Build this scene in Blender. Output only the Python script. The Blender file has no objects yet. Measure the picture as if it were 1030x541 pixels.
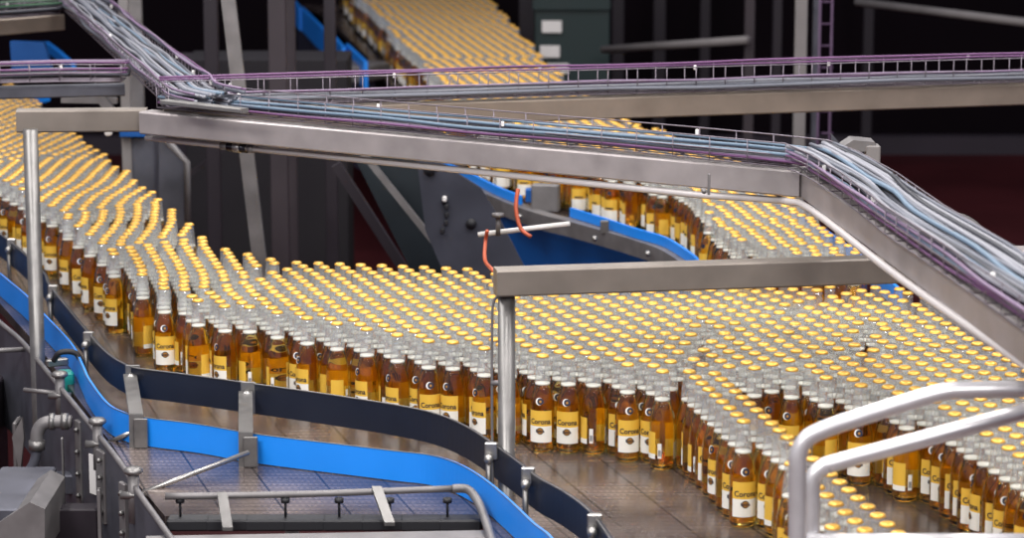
import bpy, math, random
import numpy as np
from mathutils import Vector, Matrix
random.seed(7)
SC = bpy.context.scene
COL = SC.collection
# ------------------------------------------------------------------ camera
W, H, F = 1030.0, 541.0, 2765.0
CAMZ, PITCH = 2.636, math.radians(10.52)
cp, sp = math.cos(PITCH), math.sin(PITCH)
cam_d = bpy.data.cameras.new('camera'); cam = bpy.data.objects.new('camera', cam_d); COL.objects.link(cam)
cam.location = (0, 0, CAMZ); cam.rotation_euler = (math.pi/2 - PITCH, 0, 0)
cam_d.sensor_width = 36; cam_d.lens = 36*F/W; cam_d.clip_end = 100
cam_d.dof.use_dof = True; cam_d.dof.focus_distance = 6.75; cam_d.dof.aperture_fstop = 5.0
SC.camera = cam
SC.view_settings.view_transform = 'Standard'; SC.view_settings.look = 'None'
SC.view_settings.gamma = 1; SC.view_settings.use_curve_mapping = False
SC.view_settings.exposure = 0.32
SC.cycles.max_bounces = 20; SC.cycles.transmission_bounces = 18; SC.cycles.glossy_bounces = 6
SC.cycles.diffuse_bounces = 4; SC.cycles.transparent_max_bounces = 48
SC.cycles.use_denoising = True
SC.cycles.sample_clamp_indirect = 6.0
SC.cycles.caustics_refractive = True; SC.cycles.caustics_reflective = False

def ray(x, y):
    u = (x - W/2)/F; v = (H/2 - y)/F
    return Vector((u, cp + v*sp, v*cp - sp))
def at(x, y, z=1.0):
    d = ray(x, y); t = (z - CAMZ)/d.z
    return Vector((d.x*t, d.y*t, z))
def atd(x, y, D):
    d = ray(x, y); t = D/d.y
    return Vector((d.x*t, D, CAMZ + d.z*t))
def proj(X, Y, Z):
    dz = Z - CAMZ
    dep = Y*cp - dz*sp; up = Y*sp + dz*cp
    return W/2 + F*X/dep, H/2 - F*up/dep, dep

# ------------------------------------------------------------------ materials
MAT = {}
def mat(name, col, rough=.5, metal=0., noise=0., nscale=20., bump=0., **kw):
    if name in MAT: return MAT[name]
    m = bpy.data.materials.new(name); m.use_nodes = True; nt = m.node_tree
    b = nt.nodes['Principled BSDF']
    b.inputs['Base Color'].default_value = (*col, 1); b.inputs['Roughness'].default_value = rough
    b.inputs['Metallic'].default_value = metal
    for k, v in kw.items(): b.inputs[k].default_value = v
    if noise or bump:
        tc = nt.nodes.new('ShaderNodeTexCoord'); n = nt.nodes.new('ShaderNodeTexNoise')
        n.inputs['Scale'].default_value = nscale; n.inputs['Detail'].default_value = 6
        nt.links.new(tc.outputs['Object'], n.inputs['Vector'])
        if noise:
            r = nt.nodes.new('ShaderNodeValToRGB')
            r.color_ramp.elements[0].position = .3; r.color_ramp.elements[1].position = .7
            r.color_ramp.elements[0].color = (*[c*(1-noise) for c in col], 1)
            r.color_ramp.elements[1].color = (*[min(1, c*(1+noise)) for c in col], 1)
            nt.links.new(n.outputs['Fac'], r.inputs['Fac']); nt.links.new(r.outputs['Color'], b.inputs['Base Color'])
            mr = nt.nodes.new('ShaderNodeMapRange'); mr.inputs[3].default_value = max(.05, rough-.1); mr.inputs[4].default_value = min(1, rough+.12)
            nt.links.new(n.outputs['Fac'], mr.inputs[0]); nt.links.new(mr.outputs[0], b.inputs['Roughness'])
        if bump:
            bp = nt.nodes.new('ShaderNodeBump'); bp.inputs['Strength'].default_value = bump; bp.inputs['Distance'].default_value = .002
            nt.links.new(n.outputs['Fac'], bp.inputs['Height']); nt.links.new(bp.outputs[0], b.inputs['Normal'])
    MAT[name] = m; return m
def rgb(r, g, b):
    f = lambda c: ((c/255+.055)/1.055)**2.4 if c > 10 else c/255/12.92
    return (f(r), f(g), f(b))

STEEL = mat('brushed_steel', rgb(125, 123, 122), .38, .75, .12, 30)
STEELB = mat('bright_steel', rgb(158, 156, 154), .3, .8, .06, 40)
DULL = mat('dull_steel', rgb(118, 115, 116), .5, .45, .18, 14)
BEAMM = mat('stainless_beam', rgb(170, 163, 163), .42, .5, .14, 10)
BEAMB = mat('taupe_steel_beam', rgb(128, 120, 113), .42, .45, .12, 10)
BEAMD = mat('dull_beam', rgb(128, 116, 106), .5, .35, .14, 10)
DARKS = mat('dark_steel', rgb(86, 87, 97), .5, .5, .25, 9)
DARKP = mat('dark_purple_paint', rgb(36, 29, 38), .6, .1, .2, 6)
BLACKM = mat('black_rubber', rgb(22, 22, 28), .6)
BLUE = mat('blue_plastic', rgb(28, 136, 240), .38, 0, .05, 6)
LADDER = mat('dull_purple_rack', rgb(74, 52, 80), .6)
BLUED = mat('blue_painted_metal', rgb(8, 84, 160), .45, .1, .1, 6)
NAVY = mat('black_plastic_guide', rgb(26, 30, 42), .42, 0, .1, 6)
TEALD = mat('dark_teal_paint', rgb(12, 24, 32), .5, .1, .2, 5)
GREEN = mat('dark_green_paint', rgb(10, 38, 40), .5, 0, .1, 4)
TEAL = mat('teal_plastic', rgb(20, 140, 130), .45)
WHITE = mat('white_plastic', rgb(235, 232, 230), .45)
PURPLE = mat('purple_cable', rgb(104, 66, 108), .45)
VIOLET = mat('lilac_cable', rgb(128, 108, 136), .45)
CYAN = mat('blue_cable', rgb(98, 118, 138), .45)
GREYC = mat('grey_cable', rgb(98, 101, 112), .5)
PALEC = mat('pale_cable', rgb(136, 137, 146), .45)
DARKC = mat('dark_cable', rgb(36, 38, 48), .5)
GREENC = mat('green_cable', rgb(48, 88, 62), .5)
ORANGE = mat('orange_hose', rgb(190, 90, 60), .5)
GOLD = mat('gold_cap_metal', rgb(242, 186, 82), .28, .35)
LAB_Y = mat('label_gold', rgb(228, 182, 70), .4)
LAB_W = mat('label_white', rgb(238, 234, 226), .45)
INK = mat('label_ink', rgb(28, 26, 48), .5)
INKG = mat('label_emblem_gold', rgb(170, 120, 50), .45, .2)
FOAM = mat('beer_foam', rgb(245, 240, 228), .6)
FOAM.node_tree.nodes['Principled BSDF'].inputs['Subsurface Weight'].default_value = 0

def liquid_mat():
    m = bpy.data.materials.new('amber_beer'); m.use_nodes = True
    b = m.node_tree.nodes['Principled BSDF']
    b.inputs['Base Color'].default_value = (1.0, .73, .17, 1)
    b.inputs['Roughness'].default_value = .04; b.inputs['IOR'].default_value = 1.34
    b.inputs['Transmission Weight'].default_value = 1.0
    return m
LIQ = liquid_mat()
def glass_mat(name, lo, hi, diff):
    m = bpy.data.materials.new(name); m.use_nodes = True; nt = m.node_tree
    nt.nodes.remove(nt.nodes['Principled BSDF']); out = nt.nodes['Material Output']
    tr = nt.nodes.new('ShaderNodeBsdfTransparent'); gl = nt.nodes.new('ShaderNodeBsdfGlossy'); df = nt.nodes.new('ShaderNodeBsdfDiffuse')
    tr.inputs[0].default_value = (.97, .98, .97, 1); gl.inputs['Roughness'].default_value = .07; gl.inputs['Color'].default_value = (.95, .97, 1, 1)
    df.inputs[0].default_value = (.9, .9, .92, 1)
    lw = nt.nodes.new('ShaderNodeLayerWeight'); lw.inputs['Blend'].default_value = .5
    pw = nt.nodes.new('ShaderNodeMath'); pw.operation = 'POWER'; pw.inputs[1].default_value = 3.0
    mr = nt.nodes.new('ShaderNodeMapRange'); mr.inputs[3].default_value = lo; mr.inputs[4].default_value = hi
    m1 = nt.nodes.new('ShaderNodeMixShader'); m1.inputs[0].default_value = diff; m2 = nt.nodes.new('ShaderNodeMixShader')
    nt.links.new(lw.outputs['Facing'], pw.inputs[0]); nt.links.new(pw.outputs[0], mr.inputs[0]); nt.links.new(mr.outputs[0], m2.inputs[0])
    nt.links.new(tr.outputs[0], m1.inputs[1]); nt.links.new(df.outputs[0], m1.inputs[2]); nt.links.new(m1.outputs[0], m2.inputs[1])
    nt.links.new(gl.outputs[0], m2.inputs[2]); nt.links.new(m2.outputs[0], out.inputs[0]); return m
GLASS = glass_mat('clear_bottle_glass', .05, .35, .0)
GLASSN = glass_mat('lit_white_bottle_neck_glass', .14, .8, .13)  # white diffuse share paints in the bright surroundings the necks reflect

def belt_mat():
    m = bpy.data.materials.new('steel_table_top_chain'); m.use_nodes = True; nt = m.node_tree; N = nt.nodes; L = nt.links
    b = N['Principled BSDF']; b.inputs['Metallic'].default_value = .55
    tc = N.new('ShaderNodeTexCoord'); mp = N.new('ShaderNodeMapping'); mp.inputs['Rotation'].default_value = (0, 0, math.radians(-16))
    L.new(tc.outputs['Object'], mp.inputs['Vector'])
    sx = N.new('ShaderNodeSeparateXYZ'); L.new(mp.outputs[0], sx.inputs[0])
    def mth(op, a, v=None):
        n = N.new('ShaderNodeMath'); n.operation = op
        L.new(a, n.inputs[0])
        if v is not None:
            if isinstance(v, float): n.inputs[1].default_value = v
            else: L.new(v, n.inputs[1])
        return n.outputs[0]
    fr = mth('FRACT', mth('DIVIDE', sx.outputs['X'], .135))
    seam = mth('LESS_THAN', fr, .035)
    s0 = N.new('ShaderNodeSeparateXYZ'); L.new(tc.outputs['Object'], s0.inputs[0])
    row = mth('FRACT', mth('DIVIDE', s0.outputs['Y'], .030))
    rowd = mth('LESS_THAN', row, .34)
    colf = mth('FRACT', mth('DIVIDE', sx.outputs['X'], .0135))
    hole = mth('MULTIPLY', mth('LESS_THAN', colf, .55), mth('LESS_THAN', mth('ABSOLUTE', mth('SUBTRACT', row, .6)), .16))
    nz = N.new('ShaderNodeTexNoise'); nz.inputs['Scale'].default_value = 5; nz.inputs['Detail'].default_value = 5
    L.new(tc.outputs['Object'], nz.inputs['Vector'])
    cr = N.new('ShaderNodeValToRGB'); cr.color_ramp.elements[0].position = .35; cr.color_ramp.elements[1].position = .7
    cr.color_ramp.elements[0].color = (*rgb(96, 84, 82), 1); cr.color_ramp.elements[1].color = (*rgb(150, 134, 128), 1)
    L.new(nz.outputs['Fac'], cr.inputs[0])
    dark = mth('MAXIMUM', mth('MULTIPLY', rowd, .55), mth('MAXIMUM', mth('MULTIPLY', hole, .5), mth('MULTIPLY', seam, .9)))
    mx = N.new('ShaderNodeMixRGB'); L.new(dark, mx.inputs[0]); L.new(cr.outputs[0], mx.inputs[1]); mx.inputs[2].default_value = (*rgb(26, 20, 22), 1)
    L.new(mx.outputs[0], b.inputs['Base Color'])
    mr = N.new('ShaderNodeMapRange'); mr.inputs[3].default_value = .17; mr.inputs[4].default_value = .34
    L.new(nz.outputs['Fac'], mr.inputs[0]); L.new(mr.outputs[0], b.inputs['Roughness'])
    inv = mth('SUBTRACT', dark, 1.0); neg = mth('MULTIPLY', inv, -1.0)
    bp = N.new('ShaderNodeBump'); bp.inputs['Strength'].default_value = .25; bp.inputs['Distance'].default_value = .001
    L.new(neg, bp.inputs['Height']); L.new(bp.outputs[0], b.inputs['Normal'])
    return m
BELT = belt_mat()

# ------------------------------------------------------------------ mesh helpers
class MB:
    def __init__(s): s.v = []; s.f = []; s.m = []; s.sm = []
    def add(s, vs, fs, mi=0, smooth=False):
        b = len(s.v); s.v += [Vector(v) for v in vs]
        for f in fs: s.f.append([b+i for i in f]); s.m.append(mi); s.sm.append(smooth)
        return s
    def hexa(s, q, mi=0):   # 8 corners: bottom 4, top 4
        return s.add(q, [(3,2,1,0),(4,5,6,7),(0,1,5,4),(1,2,6,5),(2,3,7,6),(3,0,4,7)], mi)
    def box(s, c, d, rz=0, mi=0, R=None):
        R = R or Matrix.Rotation(rz, 3, 'Z'); c = Vector(c)
        q = [c + R @ Vector((sx*d[0]/2, sy*d[1]/2, sz*d[2]/2)) for sz in (-1, 1) for sx, sy in ((-1,-1),(1,-1),(1,1),(-1,1))]
        return s.hexa(q, mi)
    def cbox(s, c, d, rz=0, b=.003, mi=0):   # box with chamfered vertical & top edges
        R = Matrix.Rotation(rz, 3, 'Z'); c = Vector(c); x, y, z = d[0]/2, d[1]/2, d[2]/2
        ring = lambda k, zz: [c + R @ Vector(p + (zz,)) for p in ((-x+k,-y),(x-k,-y),(x,-y+k),(x,y-k),(x-k,y),(-x+k,y),(-x,y-k),(-x,-y+k))]
        def inner(k, zz): return [c + R @ Vector((math.copysign(abs(px)-k, px), math.copysign(abs(py)-k, py), zz)) for px, py in ((-x+b,-y),(x-b,-y),(x,-y+b),(x,y-b),(x-b,y),(-x+b,y),(-x,y-b),(-x,-y+b))]
        rs = [inner(b, -z), ring(b, -z+b), ring(b, z-b), inner(b, z)]
        vs = sum(rs, []); fs = [tuple(range(7, -1, -1)), tuple(range(24, 32))]
        for r in range(3):
            for i in range(8): fs.append((r*8+i, r*8+(i+1) % 8, r*8+8+(i+1) % 8, r*8+8+i))
        return s.add(vs, fs, mi)
    def beam(s, p0, p1, w, h, b=.004, mi=0):  # box section between two points (top centre line), chamfered
        p0, p1 = Vector(p0), Vector(p1); d = (p1-p0).normalized(); side = d.cross(Vector((0,0,1))).normalized(); up = side.cross(d)
        prof = [(-w/2+b,0),(w/2-b,0),(w/2,-b),(w/2,-h+b),(w/2-b,-h),(-w/2+b,-h),(-w/2,-h+b),(-w/2,-b)]
        vs = [p + side*x + up*y for p in (p0, p1) for x, y in prof]
        fs = [tuple(range(8)), tuple(range(15, 7, -1))] + [(i, 8+i, 8+(i+1) % 8, (i+1) % 8) for i in range(8)]
        return s.add(vs, fs, mi)
    def tube(s, path, r, n=8, mi=0, caps=True):
        P = [Vector(p) for p in path]; vs = []; up = None
        for i, p in enumerate(P):
            t = (P[min(i+1, len(P)-1)] - P[max(i-1, 0)]).normalized()
            if up is None:
                up = Vector((0,0,1)) if abs(t.z) < .9 else Vector((0,1,0))
            a = t.cross(up).normalized(); up = a.cross(t).normalized()
            for k in range(n):
                th = 2*math.pi*k/n; vs.append(p + (a*math.cos(th) + up*math.sin(th))*r)
        fs = []
        for i in range(len(P)-1):
            for k in range(n): fs.append((i*n+k, i*n+(k+1) % n, (i+1)*n+(k+1) % n, (i+1)*n+k))
        if caps: fs += [tuple(range(n-1, -1, -1)), tuple((len(P)-1)*n+k for k in range(n))]
        return s.add(vs, fs, mi, True)
    def lathe(s, prof, n=24, c=(0,0,0), mi=0, flute=None):
        c = Vector(c); vs = []; fs = []; rows = []
        for j, (r, z) in enumerate(prof):
            if r < 1e-6: vs.append(c + Vector((0,0,z))); rows.append([len(vs)-1]); continue
            row = []
            for k in range(n):
                th = 2*math.pi*k/n; rr = r*(flute[j] if flute and k % 2 else 1)
                vs.append(c + Vector((rr*math.cos(th), rr*math.sin(th), z))); row.append(len(vs)-1)
            rows.append(row)
        for a, b in zip(rows, rows[1:]):
            if len(a) == 1 and len(b) == 1: continue
            for k in range(n):
                k2 = (k+1) % n
                if len(a) == 1: fs.append((a[0], b[k2], b[k]))
                elif len(b) == 1: fs.append((a[k], a[k2], b[0]))
                else: fs.append((a[k], a[k2], b[k2], b[k]))
        return s.add(vs, fs, mi, True)
    def ribbon(s, path, h, t, mi=0, flip=1):   # upright strip hanging down from a top-edge path
        P = [Vector(p) for p in path]; n = len(P); vs = []
        for i, p in enumerate(P):
            d = P[min(i+1, n-1)] - P[max(i-1, 0)]; d.z = 0; d.normalize(); nn = Vector((-d.y, d.x, 0))*t*flip
            vs += [p, p+nn, p+nn-Vector((0,0,h)), p-Vector((0,0,h))]
        fs = [(0,1,2,3), tuple(4*(n-1)+k for k in (3,2,1,0))]
        for i in range(n-1):
            for k in range(4): fs.append((4*i+k, 4*i+4+k, 4*i+4+(k+1) % 4, 4*i+(k+1) % 4))
        return s.add(vs, fs, mi, False)
    def slab(s, poly, t, mi=0):
        n = len(poly); P = [Vector(p) for p in poly]
        vs = P + [p - Vector((0,0,t)) for p in P]
        fs = [tuple(range(n)), tuple(range(2*n-1, n-1, -1))] + [(i, n+i, n+(i+1) % n, (i+1) % n) for i in range(n)]
        return s.add(vs, fs, mi)
    def mesh(s, name, mats, off=Vector((0,0,0))):
        me = bpy.data.meshes.new(name); me.from_pydata([tuple(v-off) for v in s.v], [], s.f)
        for m in (mats if isinstance(mats, (list, tuple)) else [mats]): me.materials.append(m)
        me.polygons.foreach_set('material_index', s.m); me.polygons.foreach_set('use_smooth', s.sm)
        import bmesh
        bm = bmesh.new(); bm.from_mesh(me); bmesh.ops.recalc_face_normals(bm, faces=bm.faces); bm.to_mesh(me); bm.free()
        me.update(); return me
    def build(s, name, mats, parent=None, origin=None):
        if parent is not None: off = wloc[parent.name]
        elif origin is not None: off = Vector(origin)
        else:
            xs = [v.x for v in s.v]; ys = [v.y for v in s.v]
            off = Vector(((min(xs)+max(xs))/2, (min(ys)+max(ys))/2, min(v.z for v in s.v)))
        o = bpy.data.objects.new(name, s.mesh(name, mats, off)); COL.objects.link(o)
        if parent is not None: o.parent = parent; wloc[o.name] = off
        else: o.location = off; wloc[o.name] = off
        return o
wloc = {}
def tag(o, label=None, cat=None, group=None, kind=None):
    if label: o['label'] = label
    if cat: o['category'] = cat
    if group: o['group'] = group
    if kind: o['kind'] = kind
    return o
def thing(name, loc, label, cat, group=None):
    o = bpy.data.objects.new(name, None); COL.objects.link(o); o.location = loc; o.empty_display_size = .05
    wloc[o.name] = Vector(loc); return tag(o, label, cat, group)
def cat_rom(P, k=6):
    P = [Vector(p) for p in P]; out = []
    for i in range(len(P)-1):
        a, b, c, d = P[max(i-1, 0)], P[i], P[i+1], P[min(i+2, len(P)-1)]
        for j in range(k):
            t = j/k; out.append(.5*((2*b) + (c-a)*t + (2*a-5*b+4*c-d)*t*t + (3*b-a-3*c+d)*t**3))
    return out + [P[-1]]
def path(px, z, k=6): return cat_rom([at(x, y, z) for x, y in px], k)

# ------------------------------------------------------------------ setting
def floor_mat():
    m = mat('painted_floor', rgb(66, 22, 26), .6, 0, .3, 1.2, **{'Specular IOR Level': .2}); return m
b = MB(); b.box((0, 10, -.05), (24, 26, .1)); o = b.build('floor', floor_mat()); tag(o, kind='structure')
b = MB(); b.box((0, 18.7, 3), (24, .2, 6)); tag(b.build('wall_back', mat('back_wall_paint', rgb(16, 9, 15), .8, 0, .25, .8, **{'Specular IOR Level': .08})), kind='structure')
b = MB(); b.box((0, 18.5, .06), (24, .14, .12)); tag(b.build('baseboard_back', mat('curb_grey', rgb(52, 44, 54), .7, 0, .2, 2)), kind='structure')

# ------------------------------------------------------------------ main conveyor belt
belt_px = [(-160,40),(0,105),(60,170),(110,215),(150,250),(200,285),(260,312),(400,325),(600,335),(900,345),(1000,380),(1150,470),
           (1150,800),(640,800),(600,640),(560,590),(500,560),(486,519),(166,519),(140,488),(112,446),(76,398),(40,350),(0,305),(-120,215)]
b = MB(); b.slab([at(x, y, 1.0) for x, y in belt_px], .03)
belt = b.build('conveyor_belt', BELT, origin=at(515, 450, .97)); 
tag(belt, 'wide brown steel slat conveyor belt carrying the large near crowd of bottles', 'conveyor belt')

b2_px = [(296,4),(320,9),(365,52),(400,92),(430,128),(450,158),(470,183),(498,198),(523,208),(573,222),(609,233),(640,244),(672,257),(700,275),(735,310),
         (890,345),(880,330),(800,270),(760,246),(700,208),(660,196),(615,175),(560,128),(520,75),(490,38),(466,8),(462,4)]
b = MB(); b.slab([at(x, y, .999) for x, y in b2_px], .03)
belt2 = b.build('conveyor_belt', BELT, origin=at(600, 200, .97))
tag(belt2, 'far conveyor belt sweeping in from the upper hall behind the cable beams', 'conveyor belt')

# ------------------------------------------------------------------ bottles
LP = [(.0, .003), (.024, .002), (.0272, .005), (.0285, .010), (.0285, .108), (.0272, .122), (.0238, .138), (.0204, .152), (.0182, .163)]
GP = [(.0, .002), (.0265, .0), (.0300, .004), (.0305, .010), (.0305, .110), (.0292, .124), (.0256, .141), (.0220, .155), (.0198, .166), (.0176, .185), (.0150, .208), (.0138, .219), (.0148, .2205), (.0148, .2245), (.0136, .2262), (.0136, .2310)]
def rad(z):
    for (r0, z0), (r1, z1) in zip(GP[3:], GP[4:]):
        if z0 <= z <= z1: return r0 + (r1-r0)*(z-z0)/(z1-z0)
    return .0305
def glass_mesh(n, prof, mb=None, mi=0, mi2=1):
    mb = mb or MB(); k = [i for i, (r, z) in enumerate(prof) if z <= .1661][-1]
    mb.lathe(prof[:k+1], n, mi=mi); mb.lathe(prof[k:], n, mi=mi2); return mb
def liquid_mesh(n, prof, mb=None, mi=0, mf=1):
    mb = mb or MB(); r, z = prof[-1]
    mb.lathe(prof + [(0, z)], n, mi=mi)
    mb.lathe([(0, z+.0005), (r-.0002, z+.0005), (r-.0006, z+.0045), (0, z+.0045)], n, mi=mf); return mb
def cap_mesh(n, mb=None, mi=0, simple=False):
    mb = mb or MB()
    if simple: mb.lathe([(.0154, .2300), (.0146, .2330), (.0122, .2355), (0, .2362)], n, mi=mi)
    else: mb.lathe([(.0138, .2302), (.0159, .2298), (.0153, .2318), (.0146, .2335), (.0134, .2352), (.0105, .2363), (0, .2366)], n, mi=mi, flute=[1, .93, .95, .98, 1, 1, 1])
    return mb
def patch(mb, a0, a1, z0, z1, mi, off=.0004, na=8, nz=1):
    vs = []; fs = []
    for j in range(nz+1):
        z = z0 + (z1-z0)*j/nz; r = rad(z) + off
        for i in range(na+1):
            a = a0 + (a1-a0)*i/na; vs.append((r*math.sin(a), -r*math.cos(a), z))
    for j in range(nz):
        for i in range(na): q = j*(na+1)+i; fs.append((q, q+1, q+na+2, q+na+1))
    mb.add(vs, fs, mi, True)
def disc(mb, zc, rr, mi, off, n=14, a_c=0.):
    vs = [((rad(zc)+off)*math.sin(a_c), -(rad(zc)+off)*math.cos(a_c), zc)]
    for k in range(n):
        t = 2*math.pi*k/n; z = zc + rr*math.sin(t); r = rad(z)+off; a = a_c + rr*math.cos(t)/r
        vs.append((r*math.sin(a), -r*math.cos(a), z))
    mb.add(vs, [(0, 1+k, 1+(k+1) % n) for k in range(n)], mi, False)
def text_on(mb, body, size, zc, mi, off, a_c=0., xs=1.):
    cu = bpy.data.curves.new('t', 'FONT'); cu.body = body; cu.size = size; cu.align_x = 'CENTER'; cu.align_y = 'CENTER'; cu.resolution_u = 2; cu.offset = size*.025
    ob = bpy.data.objects.new('t', cu); COL.objects.link(ob)
    me = bpy.data.meshes.new_from_object(ob.evaluated_get(bpy.context.evaluated_depsgraph_get()))
    vs = []
    for v in me.vertices:
        z = zc + v.co.y; r = rad(z)+off; a = a_c + v.co.x*xs/r; vs.append((r*math.sin(a), -r*math.cos(a), z))
    mb.add(vs, [tuple(p.vertices) for p in me.polygons], mi, False)
    bpy.data.objects.remove(ob); bpy.data.meshes.remove(me); bpy.data.curves.remove(cu)
def label_mesh():
    mb = MB(); A = .98
    patch(mb, -A, A, .066, .104, 0, na=12); patch(mb, -A, A, .026, .066, 1, na=12)
    text_on(mb, 'Corona', .0180, .077, 2, .0010, xs=.92)
    disc(mb, .0545, .0085, 2, .0010); disc(mb, .0545, .0068, 3, .0014)
    text_on(mb, 'Extra', .0100, .0545, 2, .0018)
    disc(mb, .1265, .0092, 1, .0008, a_c=-.07); disc(mb, .1265, .0080, 2, .0012, a_c=.02); disc(mb, .1265, .0030, 3, .0016, a_c=.02)  # offset white disc paints a reflected-light crescent beside the dark emblem
    return mb
def back_mesh():
    mb = MB(); c = math.pi
    patch(mb, c-.55, c+.55, .040, .092, 0); patch(mb, c-.55, c+.55, .028, .040, 1)
    patch(mb, c+.75, c+1.05, .030, .066, 1)
    for k in range(4): patch(mb, c+.80+.055*k, c+.83+.055*k, .036, .050, 2, .0010, 1)
    return mb
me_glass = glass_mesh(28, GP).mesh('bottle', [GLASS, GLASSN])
me_liq = liquid_mesh(24, LP).mesh('beer', [LIQ, FOAM])
me_cap = cap_mesh(42).mesh('bottle_cap', GOLD)
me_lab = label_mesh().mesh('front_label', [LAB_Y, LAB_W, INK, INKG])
me_back = back_mesh().mesh('back_label', [LAB_Y, LAB_W, INK])

Lb = .0616
def interp(pl, x):
    if x <= pl[0][0]: return pl[0][1]
    for (x0, y0), (x1, y1) in zip(pl, pl[1:]):
        if x <= x1: return y0 + (y1-y0)*(x-x0)/(x1-x0)
    return pl[-1][1]
def inpoly(x, y, P):
    c = False; j = len(P)-1
    for i in range(len(P)):
        xi, yi = P[i]; xj, yj = P[j]
        if (yi > y) != (yj > y) and x < (xj-xi)*(y-yi)/(yj-yi)+xi: c = not c
        j = i
    return c
FRONT = [(-80,205),(0,250),(51,279),(75,303),(105,323),(131,349),(158,371),(185,385),(230,396),(300,408),(400,430),(470,444),(533,451),(575,458),(620,463),(650,470),(690,481),
         (730,468),(773,469),(829,479),(872,490),(913,505),(944,519),(963,532),(990,548),(1040,584),(1100,620)]
REAR = [(-80,15),(0,44),(12,75),(40,104),(75,134),(86,140),(104,154),(126,170),(172,207),(195,228),(222,246),(245,251),(270,256),(335,262),(430,265),(500,271),(600,277),
        (700,281),(800,283),(900,286),(930,293),(955,303),(985,321),(1015,345),(1060,380),(1100,410)]
FINGER = [(672,476),(690,482),(715,501),(742,528),(762,537),(775,551),(815,602),(850,690),(950,700),(893,658),(833,601),(787,549),(752,515),(720,474)]
ZONES = [((20,120),-13),((95,185),-9),((165,250),-2),((222,300),4),((262,320),11),((400,345),18),((620,380),18),((780,380),18),((860,400),14),((940,410),9),((1030,470),12)]
LANE2L = [(316,-22),(346,14),(379,56),(410,93),(438,127),(460,158),(484,181),(506,194),(530,203),(576,217),(612,228),(644,239),(672,250),(700,268),(728,310),(770,330),(868,345)]
LANE2R = [(862,322),(800,272),(760,240),(700,203),(660,190),(612,172),(560,122),(522,75),(488,30),(458,-22)]
P2 = LANE2L + LANE2R
ZONES2 = [((400,0),4),((480,60),9),((560,170),10),((640,215),12),((700,220),9),((750,215),2),((785,205),-5),((830,260),8)]
def lattice(zones, test, xr, yr, jit=.0022):
    zc = [(at(x, y, 1.0), math.radians(t)) for (x, y), t in zones]; org = {}
    for c, t in zc: org.setdefault(t, c)
    done = {}
    out = []
    for zi, (c, t) in enumerate(zc):
        a = Vector((math.sin(t), -math.cos(t), 0))*Lb; bb = Matrix.Rotation(math.radians(60), 3, 'Z') @ a
        R = 110
        for i in range(-R, R+1):
            for j in range(-R, R+1):
                p = org[t] + a*i + bb*j
                if not (xr[0] < p.x < xr[1] and yr[0] < p.y < yr[1]): continue
                dd = [(Vector(((p.x-q.x)*1.3, p.y-q.y, 0))).length for q, _ in zc]
                if dd.index(min(dd)) != zi: continue
                if test(p): out.append((p.x, p.y))
    out.sort(key=lambda q: q[1]); keep = []; grid = {}
    for x, y in out:
        gx, gy = int(math.floor(x/.062)), int(math.floor(y/.062)); ok = True
        for i in (-1, 0, 1):
            for j in (-1, 0, 1):
                for (u, v) in grid.get((gx+i, gy+j), ()):
                    if (u-x)**2+(v-y)**2 < .047**2: ok = False
        if ok: keep.append((x, y)); grid.setdefault((gx, gy), []).append((x, y))
    A = np.array(keep); rg = np.random.default_rng(3)
    A[:, 0] += .010*np.sin(A[:, 1]*9 + A[:, 0]*4)*np.clip((-.45 - A[:, 0])*3, 0, 1)
    A += rg.normal(0, jit, A.shape)
    for it in range(40):
        o = np.argsort(A[:, 1]); A = A[o]; mv = np.zeros_like(A)
        for k in range(1, 70):
            if k >= len(A): break
            d = A[k:] - A[:-k]; L = np.hypot(d[:, 0], d[:, 1]); m = L < .0613
            if not m.any(): continue
            u = np.where(m[:, None], d/np.maximum(L, 1e-6)[:, None]*((.0613-L)*.5)[:, None], 0)
            mv[k:] += u*.8; mv[:-k] -= u*.8
        A += mv
    A = A[np.argsort(A[:, 1])]; fin = []; grid = {}
    for x, y in A:
        if not test(Vector((x, y, 0))): continue
        gx, gy = int(math.floor(x/.062)), int(math.floor(y/.062))
        if all((u-x)**2+(v-y)**2 >= .0604**2 for i in (-1,0,1) for j in (-1,0,1) for (u, v) in grid.get((gx+i, gy+j), ())):
            fin.append((float(x), float(y))); grid.setdefault((gx, gy), []).append((x, y))
    return fin
def t_main(p):
    xb, yb, _ = proj(p.x, p.y, 1.0); xc, yc, _ = proj(p.x, p.y, 1.236)
    if xb < -45 or xb > 1075: return False
    if yc < interp(REAR, xc): return False
    if yc > 575: return False
    return yb <= interp(FRONT, xb)
def t_far(p):
    xb, yb, _ = proj(p.x, p.y, 1.0)
    return inpoly(xb, yb, P2)
main_pts = lattice(ZONES, t_main, (-2.2, 1.6), (4.8, 14.5))
# the narrow file that runs off towards the camera
fo = at(719, 374, 1.236); ft = math.radians(10.2); fa = Vector((math.sin(ft), -math.cos(ft), 0))*.0618; fb = Matrix.Rotation(math.radians(-120), 3, 'Z') @ fa
FLEFT = [(600,440),(690,476),(715,500),(742,529),(762,534),(775,551),(800,588),(830,650),(900,760)]
fing = []
for i in range(0, 27):
    for j in range(0, 7):
        p = fo + fa*(i) + fb*j
        xb, yb, _ = proj(p.x, p.y, 1.0); yc = proj(p.x, p.y, 1.236)[1]
        if yc > 575 or (j > 0 and yb > interp(FLEFT, xb)): continue
        if yb < 462 and j: continue
        fing.append((p.x + random.gauss(0, .0004), p.y))
main_pts = [(x, y) for x, y in main_pts if all((x-u)**2+(y-v)**2 >= .0606**2 for u, v in fing)] + fing
far_pts = lattice(ZONES2, t_far, (-2.5, 2.0), (6.9, 18.0), .010)
mset = [(x, y) for x, y in main_pts]
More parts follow.
